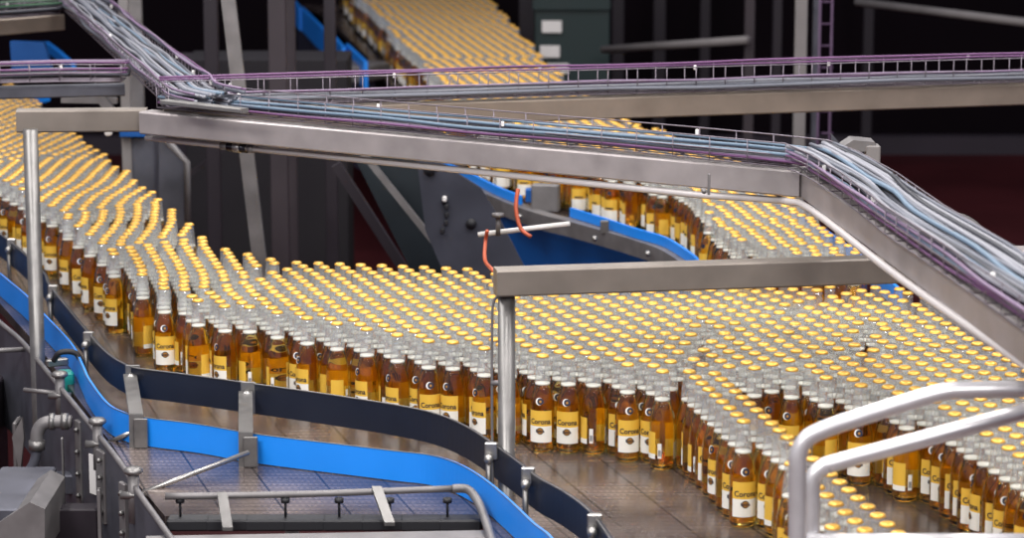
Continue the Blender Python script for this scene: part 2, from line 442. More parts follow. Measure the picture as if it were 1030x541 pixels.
far_pts = [(x, y) for x, y in far_pts if all((x-u)**2+(y-v)**2 > .07**2 for u, v in mset)]
pts = main_pts + far_pts
print('BOTTLES', len(main_pts), len(far_pts))
# visibility id buffer
order = sorted(range(len(pts)), key=lambda i: -pts[i][1])
buf = -np.ones((541, 1030), int)
info = {}
for i in order:
    x, y = pts[i]; n_tot = 0
    for z0, z1, r in ((0, .12, .0305), (.12, .165, .024), (.165, .236, .015)):
        xa, ya, dep = proj(x, y - r, 1+z0); _, yb_, _ = proj(x, y, 1+z1); hw = r*F/dep
        X0, X1 = int(round(xa-hw)), int(round(xa+hw)); Y0, Y1 = int(round(yb_)), int(round(ya))
        n_tot += max(0, X1-X0)*max(0, Y1-Y0)
        X0, X1, Y0, Y1 = max(0, X0), min(1030, X1), max(0, Y0), min(541, Y1)
        if X1 > X0 and Y1 > Y0: buf[Y0:Y1, X0:X1] = i
    info[i] = n_tot
cnt = np.bincount(buf[buf >= 0].ravel(), minlength=len(pts))
rank = sorted([i for i in range(len(pts)) if cnt[i] > 0 and i < len(main_pts)], key=lambda i: -cnt[i])
rank = [i for i in rank if 0 < proj(*pts[i], 1.23)[0] < 1030][:300]
ind = set(rank)
ORD = 'first second third fourth fifth sixth seventh eighth ninth tenth eleventh twelfth thirteenth fourteenth fifteenth sixteenth seventeenth eighteenth nineteenth twentieth'.split()
TENS = {2:('twenty','twentieth'),3:('thirty','thirtieth'),4:('forty','fortieth'),5:('fifty','fiftieth'),6:('sixty','sixtieth'),7:('seventy','seventieth'),8:('eighty','eightieth'),9:('ninety','ninetieth')}
def ordn(k):
    if k < 20: return ORD[k]
    t, u = divmod(k+1, 10)
    return TENS[t][1] if u == 0 else TENS[t][0]+'-'+ORD[u-1]
def pxof(i): return proj(pts[i][0], pts[i][1], 1.0)
# chains of bottles standing along the open edge
edge = [i for i in ind if cnt[i] > .50*min(info[i], 1e9)]
SECT = {'a': 'along the edge before the centre post', 'b': 'along the edge beyond the centre post', 'c': 'in the narrow file beside the handrail post', 'd': 'along the edge behind the curved handrail'}
def sect(i):
    x, y, _ = pxof(i)
    if inpoly(x, y-1, FINGER) and (y > interp(FRONT, x) or x > 705 and x < 760 and y > 470): return 'c'
    return 'a' if x < 508 else ('b' if x < 722 else 'd')
S = {k: [] for k in SECT}
for i in edge: S[sect(i)].append(i)
print('EDGE', {k: len(v) for k, v in S.items()})
for k in S: S[k].sort(key=lambda i: (pxof(i)[1] if k == 'c' else (-1 if k == 'a' else 1)*pxof(i)[0]))
lab = {}; lead = []
for k in S:
    for n, i in enumerate(S[k]):
        lab[i] = f'clear beer bottle with gold cap, {ordn(n)} {SECT[k]}'; lead.append((i, n, k))
BACK = {'a': 'before the centre post', 'b': 'beyond the centre post', 'c': 'of the handrail file', 'd': 'behind the curved handrail'}
follow = {}
for i in ind:
    if i in lab: continue
    x, y, _ = pxof(i); k0 = sect(i)
    cands = [q for q in lead if q[2] == k0] or lead
    q = min(cands, key=lambda q: abs(pxof(q[0])[0]-x) + .15*abs(pxof(q[0])[1]-y)); follow.setdefault(q, []).append(i)
for q, L_ in follow.items():
    L_.sort(key=lambda i: pts[i][1])
    for n, i in enumerate(L_):
        lab[i] = f'gold-capped beer bottle, {ordn(n)} back behind the {ordn(q[1])} edge bottle {BACK[q[2]]}'
first = True
rots = {}
def yaw():
    return random.choice([random.gauss(-.25, .5), random.uniform(-math.pi, math.pi)])
proto = bpy.data.objects.new('beer_bottle', me_glass); COL.objects.link(proto)
kids = []
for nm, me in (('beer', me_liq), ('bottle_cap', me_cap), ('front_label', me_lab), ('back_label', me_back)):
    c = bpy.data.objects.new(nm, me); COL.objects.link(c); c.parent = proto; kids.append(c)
kids[0]['label'] = 'amber beer with a pale froth line'; kids[1]['label'] = 'gold crown cap'
kids[2]['label'] = 'gold and white label with dark lettering'; kids[3]['label'] = 'small gold and white back label'
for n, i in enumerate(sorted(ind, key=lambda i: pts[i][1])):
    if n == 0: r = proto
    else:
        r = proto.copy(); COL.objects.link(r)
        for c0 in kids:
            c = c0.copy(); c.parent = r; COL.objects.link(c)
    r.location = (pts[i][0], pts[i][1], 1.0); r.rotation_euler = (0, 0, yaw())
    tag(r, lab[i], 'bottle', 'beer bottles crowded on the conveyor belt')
# all the bottles beyond those as one mass
def mass(idx):
    q = MB(); gp = [(.0295, .001), (.0305, .008), (.0305, .112), (.0262, .139), (.0200, .166), (.0150, .208), (.0140, .2310)]
    lp = [(.0, .003), (.0280, .004), (.0285, .108), (.0240, .138), (.0182, .163)]
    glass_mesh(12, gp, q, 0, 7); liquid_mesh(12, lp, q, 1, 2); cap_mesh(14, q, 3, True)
    patch(q, -.98, .98, .066, .104, 4, na=4); patch(q, -.98, .98, .026, .066, 5, na=4)
    disc(q, .127, .0080, 6, .0010, 8); patch(q, -.5, .5, .070, .076, 6, .001, 2)
    patch(q, math.pi-.55, math.pi+.55, .040, .092, 4, na=3)
    me0 = q.mesh('m', [GLASS]); nv = len(me0.vertices)
    V = np.empty(nv*3, np.float32); me0.vertices.foreach_get('co', V); V = V.reshape(-1, 3)
    nl = len(me0.loops); lv = np.empty(nl, np.int32); me0.loops.foreach_get('vertex_index', lv)
    npoly = len(me0.polygons); ls = np.empty(npoly, np.int32); me0.polygons.foreach_get('loop_start', ls)
    mi = np.empty(npoly, np.int32); me0.polygons.foreach_get('material_index', mi)
    sm = np.empty(npoly, bool); me0.polygons.foreach_get('use_smooth', sm)
    K = len(idx); AV = np.empty((K, nv, 3), np.float32)
    for k, i in enumerate(idx):
        a = yaw(); c, s_ = math.cos(a), math.sin(a)
        AV[k, :, 0] = V[:, 0]*c - V[:, 1]*s_ + pts[i][0]; AV[k, :, 1] = V[:, 0]*s_ + V[:, 1]*c + pts[i][1]; AV[k, :, 2] = V[:, 2] + 1.0
    me = bpy.data.meshes.new('crowded_beer_bottles')
    me.vertices.add(K*nv); me.vertices.foreach_set('co', AV.ravel())
    me.loops.add(K*nl); me.loops.foreach_set('vertex_index', (lv[None, :] + (np.arange(K)*nv)[:, None]).astype(np.int32).ravel())
    me.polygons.add(K*npoly); me.polygons.foreach_set('loop_start', (ls[None, :] + (np.arange(K)*nl)[:, None]).astype(np.int32).ravel())
    me.polygons.foreach_set('material_index', np.tile(mi, K)); me.polygons.foreach_set('use_smooth', np.tile(sm, K))
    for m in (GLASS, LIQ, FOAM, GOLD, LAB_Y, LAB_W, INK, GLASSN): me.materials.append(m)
    me.update(); me.validate(); bpy.data.meshes.remove(me0)
    o = bpy.data.objects.new('crowded_beer_bottles', me); COL.objects.link(o)
    return tag(o, 'dense mass of gold-capped beer bottles filling both belts behind the front rows', 'bottles', kind='stuff')
mass([i for i in range(len(pts)) if i not in ind])

# ------------------------------------------------------------------ guide rails on the near side
def guide(name, px, z, h, t, m, label, cat='guide rail', k=6, lip=None):
    o = MB(); P = path(px, z, k); o.ribbon(P, h, t); ob = o.build(name, m)
    tag(ob, label, cat)
    if lip:
        q = MB(); q.tube([p + Vector((0, 0, .001)) for p in P], lip, 6); q.build('edge_trim', STEEL, ob)
    return ob
guide('guide_rail', [(-60,203),(0,236),(41,272),(50,288),(85,331),(107,355),(126,367),(140,371),(180,376),(245,385),(330,397),(400,408),(440,417),(470,430),(496,447),(521,465),(540,480),(567,495),(592,514),(612,540),(640,590)],
      1.115, .075, .008, NAVY, 'long black plastic guide rail curving in front of the big bottle crowd', lip=.0022)
guide('guide_rail', [(-60,225),(0,276),(24,296),(41,314),(70,345),(82,368),(88,381),(106,405),(124,415),(145,420),(200,427),(259,437),(358,449),(400,454),(433,458),(461,467),(486,482),(510,502),(535,526),(553,541),(580,580)],
      1.072, .070, .007, BLUE, 'bright blue guide rail below and outside the black rail', lip=.0012)
# rear guides
guide('guide_rail', [(440,158),(453,166),(470,173),(498,187),(523,197)], 1.075, .033, .01, BLUE, 'upper blue guide strip of the far conveyor, before its clamp block')
guide('guide_rail', [(573,209),(609,220),(636,229),(664,237),(681,246),(700,260),(715,280)], 1.075, .033, .01, BLUE, 'curved blue guide strip of the far conveyor ending behind the near crossbeam')
guide('guide_rail', [(700,160),(750,183),(795,213),(813,222),(830,232),(847,244),(863,255),(905,292)], 1.16, .06, .01, BLUE, 'blue guide strip behind the far bottles beneath the sloping beam')

# brackets carrying the guide rails
def bracket(xt, yt, xb, yb, label):
    p = at(xt, yt, 1.118); q = at(xb, yb, 1.0)
    r = thing('rail_bracket', (q.x, q.y, 1.0), label, 'bracket', 'steel brackets on the guide rails')
    m = MB(); m.cbox((p.x, p.y-.012, p.z-.038), (.038, .006, .082), 0, .002); m.build('clamp_plate', STEEL, r)
    m = MB(); R = Matrix.Rotation(math.pi/2, 3, 'X')
    m.tube([(p.x-.002, p.y-.010, p.z-.028), (p.x-.002, p.y-.046, p.z-.028)], .012, 14); m.tube([(p.x-.002, p.y-.046, p.z-.028), (p.x-.002, p.y-.056, p.z-.028)], .007, 6)
    m.build('clamp_bolt', STEELB, r)
    m = MB(); a = Vector((p.x-.006, p.y-.022, p.z-.03)); c = Vector((q.x-.003, q.y-.012, 1.02))
    dx = .017
    m1 = Vector((q.x, q.y-.006, 1.082)); c = Vector((q.x, q.y-.010, 1.0)); a.z = p.z-.02
    for s0, s1 in ((a, m1), (m1, c)):
        n_ = Vector((0, .003, .001))
        m.hexa([s1-n_+Vector((-dx,0,0)), s1-n_+Vector((dx,0,0)), s1+n_+Vector((dx,0,0)), s1+n_+Vector((-dx,0,0)), s0-n_+Vector((-dx,0,0)), s0-n_+Vector((dx,0,0)), s0+n_+Vector((dx,0,0)), s0+n_+Vector((-dx,0,0))])
    m.build('arm', STEEL, r)
    m = MB(); m.cbox((q.x+.012, q.y-.018, 1.037), (.034, .006, .074), 0, .002); m.build('foot_plate', STEEL, r)
    return r
bracket(134, 367, 138, 449, 'small steel bracket where the black rail bends by the side frame')
bracket(250, 384, 248, 468, 'tall steel bracket joining black and blue rails midway along the straight')
def clampsmall(x, y, z, label):
    p = at(x, y, z); r = thing('rail_clamp', (p.x, p.y-.01, p.z-.16), label, 'clamp', 'small clamps on the black guide rail')
    m = MB(); m.tube([(p.x-.012, p.y-.03, p.z-.16), (p.x-.012, p.y-.03, p.z-.01)], .0065, 10); m.build('post', STEEL, r)
    m = MB(); m.tube([(p.x-.012, p.y-.045, p.z-.02), (p.x-.012, p.y-.003, p.z-.02)], .010, 10); m.build('clamp_bolt', STEELB, r)
    m = MB(); m.cbox((p.x-.006, p.y-.008, p.z-.008), (.03, .014, .04), 0, .003); m.build('clamp_jaw', STEELB, r)
clampsmall(56, 290, 1.115, 'shiny clamp on the black rail just past the first grey post')
clampsmall(92, 337, 1.115, 'shiny clamp on the black rail above the teal sensor')
clampsmall(14, 243, 1.115, 'shiny clamp on the black rail at the edge, before the first grey post')
clampsmall(497, 449, 1.115, 'shiny clamp on the black rail tight behind the centre post')
clampsmall(534, 474, 1.115, 'shiny clamp on the black rail just beyond the centre post')
clampsmall(601, 521, 1.115, 'shiny clamp on the last visible length of black rail')

# ------------------------------------------------------------------ near side frame, clamp posts and rods
fr = thing('conveyor_chassis', at(92, 470, .7), 'dark grey bolted side frame of the near conveyor with stiffener plates', 'conveyor frame')
P = path([(-60,255),(-10,315),(20,342),(39,364),(67,398),(92,429),(124,470),(141,498),(158,522),(185,560)], 1.005)
m = MB(); m.ribbon(P, .30, .006, 0, -1); m.build('side_plate', DARKS, fr)
m = MB(); m.tube([p + Vector((-.002, 0, .004)) for p in P], .007, 8); m.build('top_edge', DULL, fr)
for (x, y, w, h) in ((83, 420, .035, .24), (106, 450, .05, .18), (128, 482, .035, .2)):
    p = at(x, y, .99); q = MB(); q.cbox((p.x-.005, p.y-.03, .99-h/2), (w, .012, h), math.radians(-60), .002)
    o = q.build('stiffener', DULL, fr)
    for k in range(4):
        z = .97 - k*h/4.2; e = MB(); e.tube([(p.x-.006, p.y-.035, z), (p.x-.010, p.y-.055, z)], .006, 6); e.build('bolt', STEEL, o)
pp = at(99, 462, .93); q = MB(); q.box((pp.x-.01, pp.y-.03, .90), (.03, .003, .10), math.radians(-50)); q.build('paper_label', WHITE, fr)
def cpost(x, y, label, z=1.045):
    p = at(x, y, z); r = thing('clamp_post', (p.x, p.y, p.z-.12), label, 'post', 'short steel clamp posts on the side frame')
    m = MB(); m.tube([(p.x, p.y, p.z-.12), (p.x, p.y, p.z-.006)], .013, 14); m.build('post', DULL, r)
    m = MB(); m.lathe([(0, -.006), (.017, -.006), (.022, -.002), (.022, .004), (.016, .009), (0, .010)], 16, c=p); m.build('knob', STEEL, r)
    m = MB(); m.tube([(p.x-.03, p.y-.005, p.z-.055), (p.x+.03, p.y-.005, p.z-.055)], .009, 10); m.build('cross_clamp', STEEL, r)
    return p
c1 = cpost(60, 377, 'clamp post beside the teal sensor at the near grey post')
c2 = cpost(98, 424, 'clamp post above the white paper label on the side frame')
c3 = cpost(134, 474, 'clamp post holding the long slanting rod')
def rod(p0, p1, r, name, label, cat='rod', m=STEELB):
    q = MB(); q.tube([p0, p1], r, 10); return tag(q.build(name, m), label, cat)
rod(c2+Vector((.02,0,-.055)), at(134, 434, 1.03), .006, 'support_rod', 'short horizontal rod from the side frame to the first bracket')
rod(c3+Vector((.02,0,-.05)), at(250, 455, 1.05), .006, 'support_rod', 'long bright rod slanting up to the second bracket on the blue rail')
rod(at(24, 392, 1.0), c1+Vector((0,0,-.05)), .006, 'support_rod', 'dull rod crossing from the first grey post to a clamp post', m=DULL)
rod(at(-30, 354, 1.0), at(28, 351, 1.0), .007, 'support_rod', 'dull rod entering from the edge before the first grey post', m=DULL)
# lower rod with plates in front of blue rail
r = thing('wear_strip_holder', at(320, 525, 1.0), 'horizontal steel rod with two flat arms over the belt end', 'rod holder')
m = MB(); m.tube(cat_rom([at(166,499,1.05), at(300,497,1.05), at(462,491,1.05)], 4), .0075, 10); m.build('rod', DULL, r)
m = MB(); m.tube(cat_rom([at(455,491.5,1.05), at(470,492,1.05), at(480,503,1.04), at(488,522,1.02), at(496,548,1.0)], 5), .010, 10); m.build('bent_end', DULL, r)
for (x0, y0, x1, y1) in ((224, 495, 229, 532), (379, 489, 392, 527)):
    a = at(x0, y0, 1.062); c = at(x1, y1, 1.0); m = MB(); dx = Vector((.011, 0, 0)); dz = Vector((0, 0, .004))
    a -= Vector((0, .012, 0))
    m.hexa([a-dx-dz, a+dx-dz, c+dx-dz, c-dx-dz, a-dx+dz, a+dx+dz, c+dx+dz, c-dx+dz]); m.build('flat_arm', STEEL, r)
for x in (181, 287, 341, 392, 450):
    p = at(x, 500, 1.045); m = MB(); m.tube([(p.x, p.y, 1.045), (p.x, p.y, 1.0)], .003, 6); m.lathe([(0,0),(.010,0),(.010,.01),(0,.01)], 8, c=(p.x, p.y, 1.033)); m.build('stud', BLACKM, r)
# end plates under the belt edge
fr2 = thing('belt_end', at(330, 540, .9), 'light grey end beam under the belt with a row of dark chain links', 'belt end')
a = at(150, 534, 1.0); c = at(500, 528, 1.0)
m = MB(); m.beam(a+Vector((0,-.06,-.002)), c+Vector((0,-.06,-.002)), .07, .12, .006); m.build('end_beam', DULL, fr2)
for k in range(8):
    t = (k+.5)/8; p = at(170+t*312, 525, .993); m = MB(); m.cbox((p.x, p.y+.012, .988), (.094, .05, .026), math.radians(1), .004); m.build('chain_link', BLACKM, fr2)

# sensor and hoses
r = thing('photo_sensor', at(66, 398, .97), 'teal sensor box with a black hose beside the blue rail', 'sensor')
p = at(66, 385, 1.0); m = MB(); m.cbox((p.x, p.y, 1.0), (.042, .05, .065), .3, .005); m.build('housing', TEAL, r)
m = MB(); m.tube(cat_rom([p+Vector((-.03,0,.06)), p+Vector((-.01,-.01,.085)), p+Vector((.03,0,.08)), p+Vector((.045,0,.04)), p+Vector((.04,0,-.02))], 6), .008, 8); m.build('hose', BLACKM, r)
m = MB(); m.cbox((p.x-.03, p.y+.05, 1.045), (.06, .02, .02), .5, .003); m.build('bracket', STEEL, r)
r = thing('drain_pipe', at(38, 480, .8), 'grey elbow pipe running down outside the side frame', 'pipe')
D0 = at(38, 425, .98).y
m = MB(); m.tube(cat_rom([atd(72,424,D0), atd(55,424,D0), atd(44,426,D0), atd(38,434,D0), atd(37,446,D0)], 6), .017, 12); m.build('elbow', DULL, r)
for (x0, x1) in ((50, 55), (62, 69)):
    m = MB(); m.tube([atd(x0,424,D0), atd(x1,424,D0)], .022, 12); m.build('coupling', STEEL, r)
m = MB(); m.tube([atd(37,443,D0), atd(37,452,D0)], .021, 12); m.build('coupling', STEEL, r)
m = MB(); m.tube(cat_rom([atd(37,450,D0), atd(33,468,D0), atd(15,492,D0), atd(-12,522,D0)], 6), .013, 10); m.build('hose', DARKS, r)

# machinery in the lower corner
def dbox(name, x0, y0, x1, y1, D, dep, m_, label, cat='machine', bev=.004, cap=None):
    a = atd(x0, y0, D); c = atd(x1, y1, D); q = MB()
    q.cbox(((a.x+c.x)/2, D+dep/2, (a.z+c.z)/2), (abs(c.x-a.x), dep, abs(a.z-c.z)), 0, bev); return tag(q.build(name, m_), label, cat)
def addpart(parent, name, x0, y0, x1, y1, D, dep, m_, bev=.002):
    a = atd(x0, y0, D); c = atd(x1, y1, D); q = MB()
    q.cbox(((a.x+c.x)/2, D+dep/2, (a.z+c.z)/2), (abs(c.x-a.x), dep, abs(a.z-c.z)), 0, bev); return q.build(name, m_, parent)
t = dbox('motor_housing', -30, 512, 42, 900, 6.3, .4, DARKS, 'dark grey slant-topped drive housing at the lower corner')
q = MB(); A_ = [atd(-30,545,6.28), atd(30,505,6.28), atd(45,512,6.28), atd(45,560,6.28), atd(-30,600,6.28)]
q.add(A_ + [v+Vector((0,.3,0)) for v in A_], [(0,1,2,3,4),(9,8,7,6,5)] + [(i, (i+1) % 5, 5+(i+1) % 5, 5+i) for i in range(5)]); q.build('slanted_cover', DULL, t)
t = dbox('cross_member', 12, 478, 80, 498, 6.9, .05, DARKS, 'dark cross member low behind the elbow pipe', 'frame')
t = dbox('cross_member', 45, 512, 100, 580, 6.5, .06, DARKP, 'darker low cross member next to the slant-topped housing', 'frame')
t = dbox('frame_leg', 12, 425, 23, 620, 7.3, .08, DULL, 'grey frame leg close to the first grey post', 'leg')
t = dbox('frame_leg', 63, 440, 66, 600, 6.75, .02, DULL, 'thin steel rod leg hanging below the elbow pipe', 'leg')
t = dbox('frame_leg', 99, 492, 103, 640, 6.3, .02, DULL, 'thin steel rod leg below the white paper label', 'leg')
t = dbox('control_cabinet', -40, 400, -2, 720, 7.6, .3, DARKP, 'dark cabinet at the lower edge beyond the frame leg', 'cabinet')
q = MB(); A_ = [atd(12,440,7.25), atd(22,420,7.25), atd(24,440,7.25), atd(20,478,7.25)]
q.add(A_ + [v+Vector((0,.02,0)) for v in A_], [(0,1,2,3),(7,6,5,4)] + [(i, (i+1) % 4, 4+(i+1) % 4, 4+i) for i in range(4)]); tag(q.build('paper_tag', DULL), 'pale triangular plate fixed beside the first grey post', 'plate')

# ------------------------------------------------------------------ overhead frames
# first post with its crossbeam
D = 7.42
sfA = thing('gantry', (atd(30, 300, D).x, D, 0), 'grey post and short crossbeam holding the near end of the cable beam', 'gantry')
p = atd(30.5, 130, D); m = MB(); m.tube([(p.x, D, 0), (p.x, D, p.z+.0)], .0205, 20); m.build('post', STEEL, sfA)
a = at(17, 110, 1.69); c = at(148, 109, 1.69); m = MB(); m.beam(a, c, .06, .061); m.build('crossbeam', BEAMB, sfA)
# centre post with long crossbeam
D = 6.02
sfB = thing('gantry', (atd(510, 400, D).x, D, 0), 'grey centre post with long crossbeam running over the bottles', 'gantry')
p = atd(509.5, 292, D); m = MB(); m.tube([(p.x, D, 0), (p.x, D, p.z)], .0195, 20); m.build('post', STEEL, sfB)
a = atd(498, 270, D-.02); zt = a.z; c = at(925, 256.5, zt); m = MB(); m.beam(a, c, .055, .060); m.build('crossbeam', BEAMB, sfB)
m = MB(); q0 = atd(495, 305, D); m.tube(cat_rom([atd(500,298,D), atd(496,306,D), atd(495,330,D), atd(495,430,D), atd(497,541,D), atd(497,600,D)], 5), .0035, 6); m.build('conduit', DULL, sfB)
m = MB(); m.tube([atd(494,385,D), atd(512,385,D)], .006, 8); m.build('conduit_clip', DULL, sfB)
# main cable beam
mb_ = thing('cable_girder', at(470, 140, 1.63), 'long light steel beam that carries the cable tray across and then slopes away', 'beam')
a = at(147, 111, 1.69); c = at(810, 171, 1.69); e = at(1042, 342, 1.69)
m = MB(); m.beam(a, c, .06, .062); m.build('straight_span', BEAMM, mb_)
m = MB(); c = at(813, 168, 1.69); e = at(1062, 340, 1.69); dd = (e-c).normalized(); m.beam(c - dd*.05, e + dd*.6, .06, .064); m.build('turned_span', BEAMM, mb_)
m = MB(); p = at(712, 183, 1.66); 
m.cbox((p.x, p.y-.034, 1.66), (.006, .012, .05), 0, .001); m.tube([(p.x-.012, p.y-.03, 1.645), (p.x-.012, p.y-.05, 1.645)], .006, 8); m.build('joint_clip', DULL, mb_)
# conduit pipe below beam
cd = thing('conduit', at(470, 165, 1.6), 'thin steel conduit pipe slung under the cable beam with a bright coupling', 'conduit')
pp = [at(149,134.5,1.616), at(700,191,1.616), at(770,195.5,1.618), at(792,198,1.623), at(816,207,1.628), at(908,277,1.628), at(1055,378,1.628)]
pp = [v + Vector((0,-.036,-.006)) for v in pp]
m = MB(); m.tube([pp[0]] + cat_rom(pp[1:], 5), .0085, 10); m.build('pipe', mat('pale_conduit', rgb(196, 190, 190), .4, .1), cd)
def onp(x): 
    t = (x-147)/(700-147); return pp[0].lerp(pp[1], t)
m = MB(); m.tube([onp(240), onp(260)], .014, 12); m.build('coupling', mat('dark_chrome', rgb(60,60,66), .2, .9), cd)
m = MB(); m.tube([onp(247), onp(254)], .0155, 12); m.build('coupling_ring', STEELB, cd)
m = MB(); m.tube([onp(232), onp(239)], .011, 10); m.build('conduit_nut', DULL, cd)
m = MB(); m.tube([onp(262), onp(268)], .012, 10); m.build('conduit_nut', DULL, cd)
m = MB(); v = onp(272); m.tube([v, v+Vector((0,-.005,.055))], .004, 6); m.tube([v+Vector((-.015,-.01,.03)), v+Vector((.0,-.01,.03))], .006, 6); m.build('hanger_bolt', DULL, cd)
# back beam
bb_ = thing('cable_girder', at(700, 100, 1.62), 'brownish steel beam farther back running level across to the far side', 'beam')
m = MB(); m.beam(at(165,111,1.69), at(1080,82,1.69), .06, .062); m.build('beam_body', BEAMD, bb_)
# beams leading back and left at the corner
m = MB(); m.beam(at(180,100,1.690), at(62,-18,1.690), .04, .03); tag(m.build('cable_girder', DARKS), 'dark beam leading back under the wide sloping-away bundle of cables', 'beam')
m = MB(); m.beam(at(125,84,1.68), at(-40,88,1.68), .05, .035); tag(m.build('cable_girder', DARKS), 'dark short beam under the purple cables at the upper corner', 'beam')
m = MB(); m.beam(at(60,14,1.68), at(-40,22,1.68), .06, .06); tag(m.build('cable_girder', BEAMD), 'brownish beam under green cables at the very top corner', 'beam')

# wire basket trays
WIRE = mat('tray_wire', rgb(120, 112, 122), .4, .7)
def tray(px, z, w, h, label, step=.085, side=1, wire=.0018, lift=0):
    P = [at(x, y, z) for x, y in px]; C_ = []
    for a_, b_ in zip(P, P[1:]):
        n = max(1, int((b_-a_).length/step)); C_ += [a_.lerp(b_, k/n) for k in range(n)]
    C_.append(P[-1]); r = thing('cable_tray', P[len(P)//2]-Vector((0,0,0)), label, 'cable tray')
    def nrm(i):
        d = C_[min(i+1, len(C_)-1)] - C_[max(i-1, 0)]; d.normalize(); return Vector((-d.y, d.x, 0))*side
    N_ = [nrm(i) for i in range(len(C_))]
    m = MB()
    for off, zz in ((0,0),(0,h),(w,0),(w,h),(w*.5,0),(w*.25,0),(w*.75,0),(0,h*.5)):
        m.tube([c + n*off + Vector((0,0,zz)) for c, n in zip(C_, N_)], wire*1.0, 5)
    for c, n in zip(C_, N_):
        m.tube([c+Vector((0,0,h)), c, c+n*w, c+n*w+Vector((0,0,h))], wire, 5)
    m.build('wire_mesh', WIRE, r)
    for k in range(2, len(C_), 5):
        c, n = C_[k], N_[k]; v = c + n*w*random.choice((.1, .9)) + Vector((0,0,h*random.uniform(.6,1)))
        m = MB(); m.cbox(v, (.008, .008, .014), 0, .002); m.build('cable_tie', WHITE, r)
    return r
MAINPX = [(158,108),(300,122),(470,138),(640,153),(790,168),(812,178),(847,200),(890,235),(949,275),(991,305),(1060,354)]
def offp(P, i, d, side=1):
    t = P[min(i+1, len(P)-1)] - P[max(i-1, 0)]; t.normalize(); return P[i] + Vector((-t.y, t.x, 0))*d*side
tray(MAINPX, 1.700, .12, .055, 'wire basket cable tray on top of the near cable beam')
tray([(165,108),(430,100),(700,92),(1070,81)], 1.700, .11, .07, 'wire basket cable tray on the beam farther back')
tray([(170,108),(109,52),(50,-4),(22,-30)], 1.715, .15, .05, 'wide wire tray packed with pale cables leading back at the corner', .07, side=-1)
tray([(122,82),(60,82),(-30,84)], 1.70, .09, .05, 'short wire tray with purple cables at the upper corner', side=-1)
tray([(60,14),(20,17),(-30,20)], 1.70, .10, .05, 'wire tray with green cables at the very top corner', side=-1)

def cable(PX, z, off, zo, r, m_, label, side=1, wob=.006, cat='cable', group=None, seed=0):
    rnd = random.Random(seed); P0 = [at(x, y, z) for x, y in PX]; P = []
    for a_, b_ in zip(P0, P0[1:]):
        n = max(1, int((b_-a_).length/.22)); P += [a_.lerp(b_, k/n) for k in range(n)]
    P.append(P0[-1])
    Q = [offp(P, i, off + rnd.uniform(-wob, wob), side) + Vector((0,0,zo + rnd.uniform(-wob, wob)*.4)) for i in range(len(P))]
    m = MB(); m.tube(cat_rom(Q, 3), r, 6); o = m.build('cable', m_); tag(o, label, cat, group)
    return o
cols = {'c': (CYAN, 'blue'), 'p': (PURPLE, 'purple'), 'v': (VIOLET, 'lilac'), 'g': (GREYC, 'grey'), 'w': (PALEC, 'pale grey'), 'd': (DARKC, 'dark'), 'n': (GREENC, 'green')}
sd = 0
def bundle(PX, z, spec, where, group, side=1, wob=.006):
    global sd
    for ch, off, zo, r in spec:
        sd += 1; cable(PX, z, off, zo, r*.72, cols[ch][0], f'{cols[ch][1]} cable lying {where}', side, wob, group=group+', '+cols[ch][1], seed=sd)
bundle(MAINPX, 1.702, [('c',.012,.026,.0065),('c',.030,.034,.006),('p',.008,.013,.0045),('v',.020,.012,.005),('d',.040,.012,.008),('d',.06,.014,.008),('w',.050,.030,.005),
                       ('g',.075,.028,.006),('d',.085,.014,.009),('g',.10,.020,.007),('c',.095,.036,.005)], 'in the near tray along the whole cable beam', 'cables in the near tray')
DIAG = MAINPX[4:]
bundle(DIAG, 1.702, [('v',.004,.036,.0055),('p',.006,.026,.004)] + [('wgwdgwcgwwgdwg'[k], .012+.0078*k, .030+.022*random.random(), .005+.0028*random.random()) for k in range(14)],
       'in the tray on the turned span only', 'cables on the turned span', wob=.010)
BACKPX = [(165,108),(430,100),(700,92),(1070,81)]
bundle(BACKPX, 1.702, [('p',.10,.073,.005),('p',.09,.066,.004),('v',.015,.034,.004),('p',.03,.030,.004),('g',.012,.012,.009),('g',.034,.013,.009),('d',.055,.012,.010),('g',.075,.020,.008),('w',.02,.022,.004),('d',.095,.012,.009)],
       'in the tray on the back beam', 'cables in the back tray')
RISE = [(196,112),(170,106),(109,52),(50,-4),(22,-30)]
bundle(RISE, 1.717, [(random.choice('wwgggggdc') , .004+.142*k/31, .010+.035*random.random(), .0045+.0035*random.random()) for k in range(32)] + [('p',.147,.05,.004),('v',.14,.052,.005),('v',.005,.045,.004),('v',.0,.03,.004)],
       'in the wide tray leading back at the corner', 'cables in the wide tray', side=-1, wob=.007)
bundle([(128,80),(60,80),(-30,83)], 1.702, [('p',.02,.03,.005),('p',.05,.045,.004),('p',.0,.02,.004),('g',.03,.012,.009),('d',.055,.012,.009),('v',.075,.05,.004),('g',.08,.02,.008)],
       'in the short tray at the upper corner', 'cables in the short corner tray', side=-1)
bundle([(66,14),(20,17),(-30,20)], 1.702, [('n',.02,.04,.006),('n',.05,.05,.005),('d',.0,.02,.010),('d',.03,.015,.012),('g',.06,.03,.008),('n',.08,.05,.005)],
       'in the tray at the very top corner', 'cables in the top corner tray', side=-1)
# flat cover strip near corner on the main tray
a = at(165, 100, 1.752); c = at(246, 109, 1.752); m = MB(); m.beam(a, c, .03, .012, .002); tag(m.build('tray_cover', STEELB), 'bright metal cover strip on the near tray by the corner', 'cover')

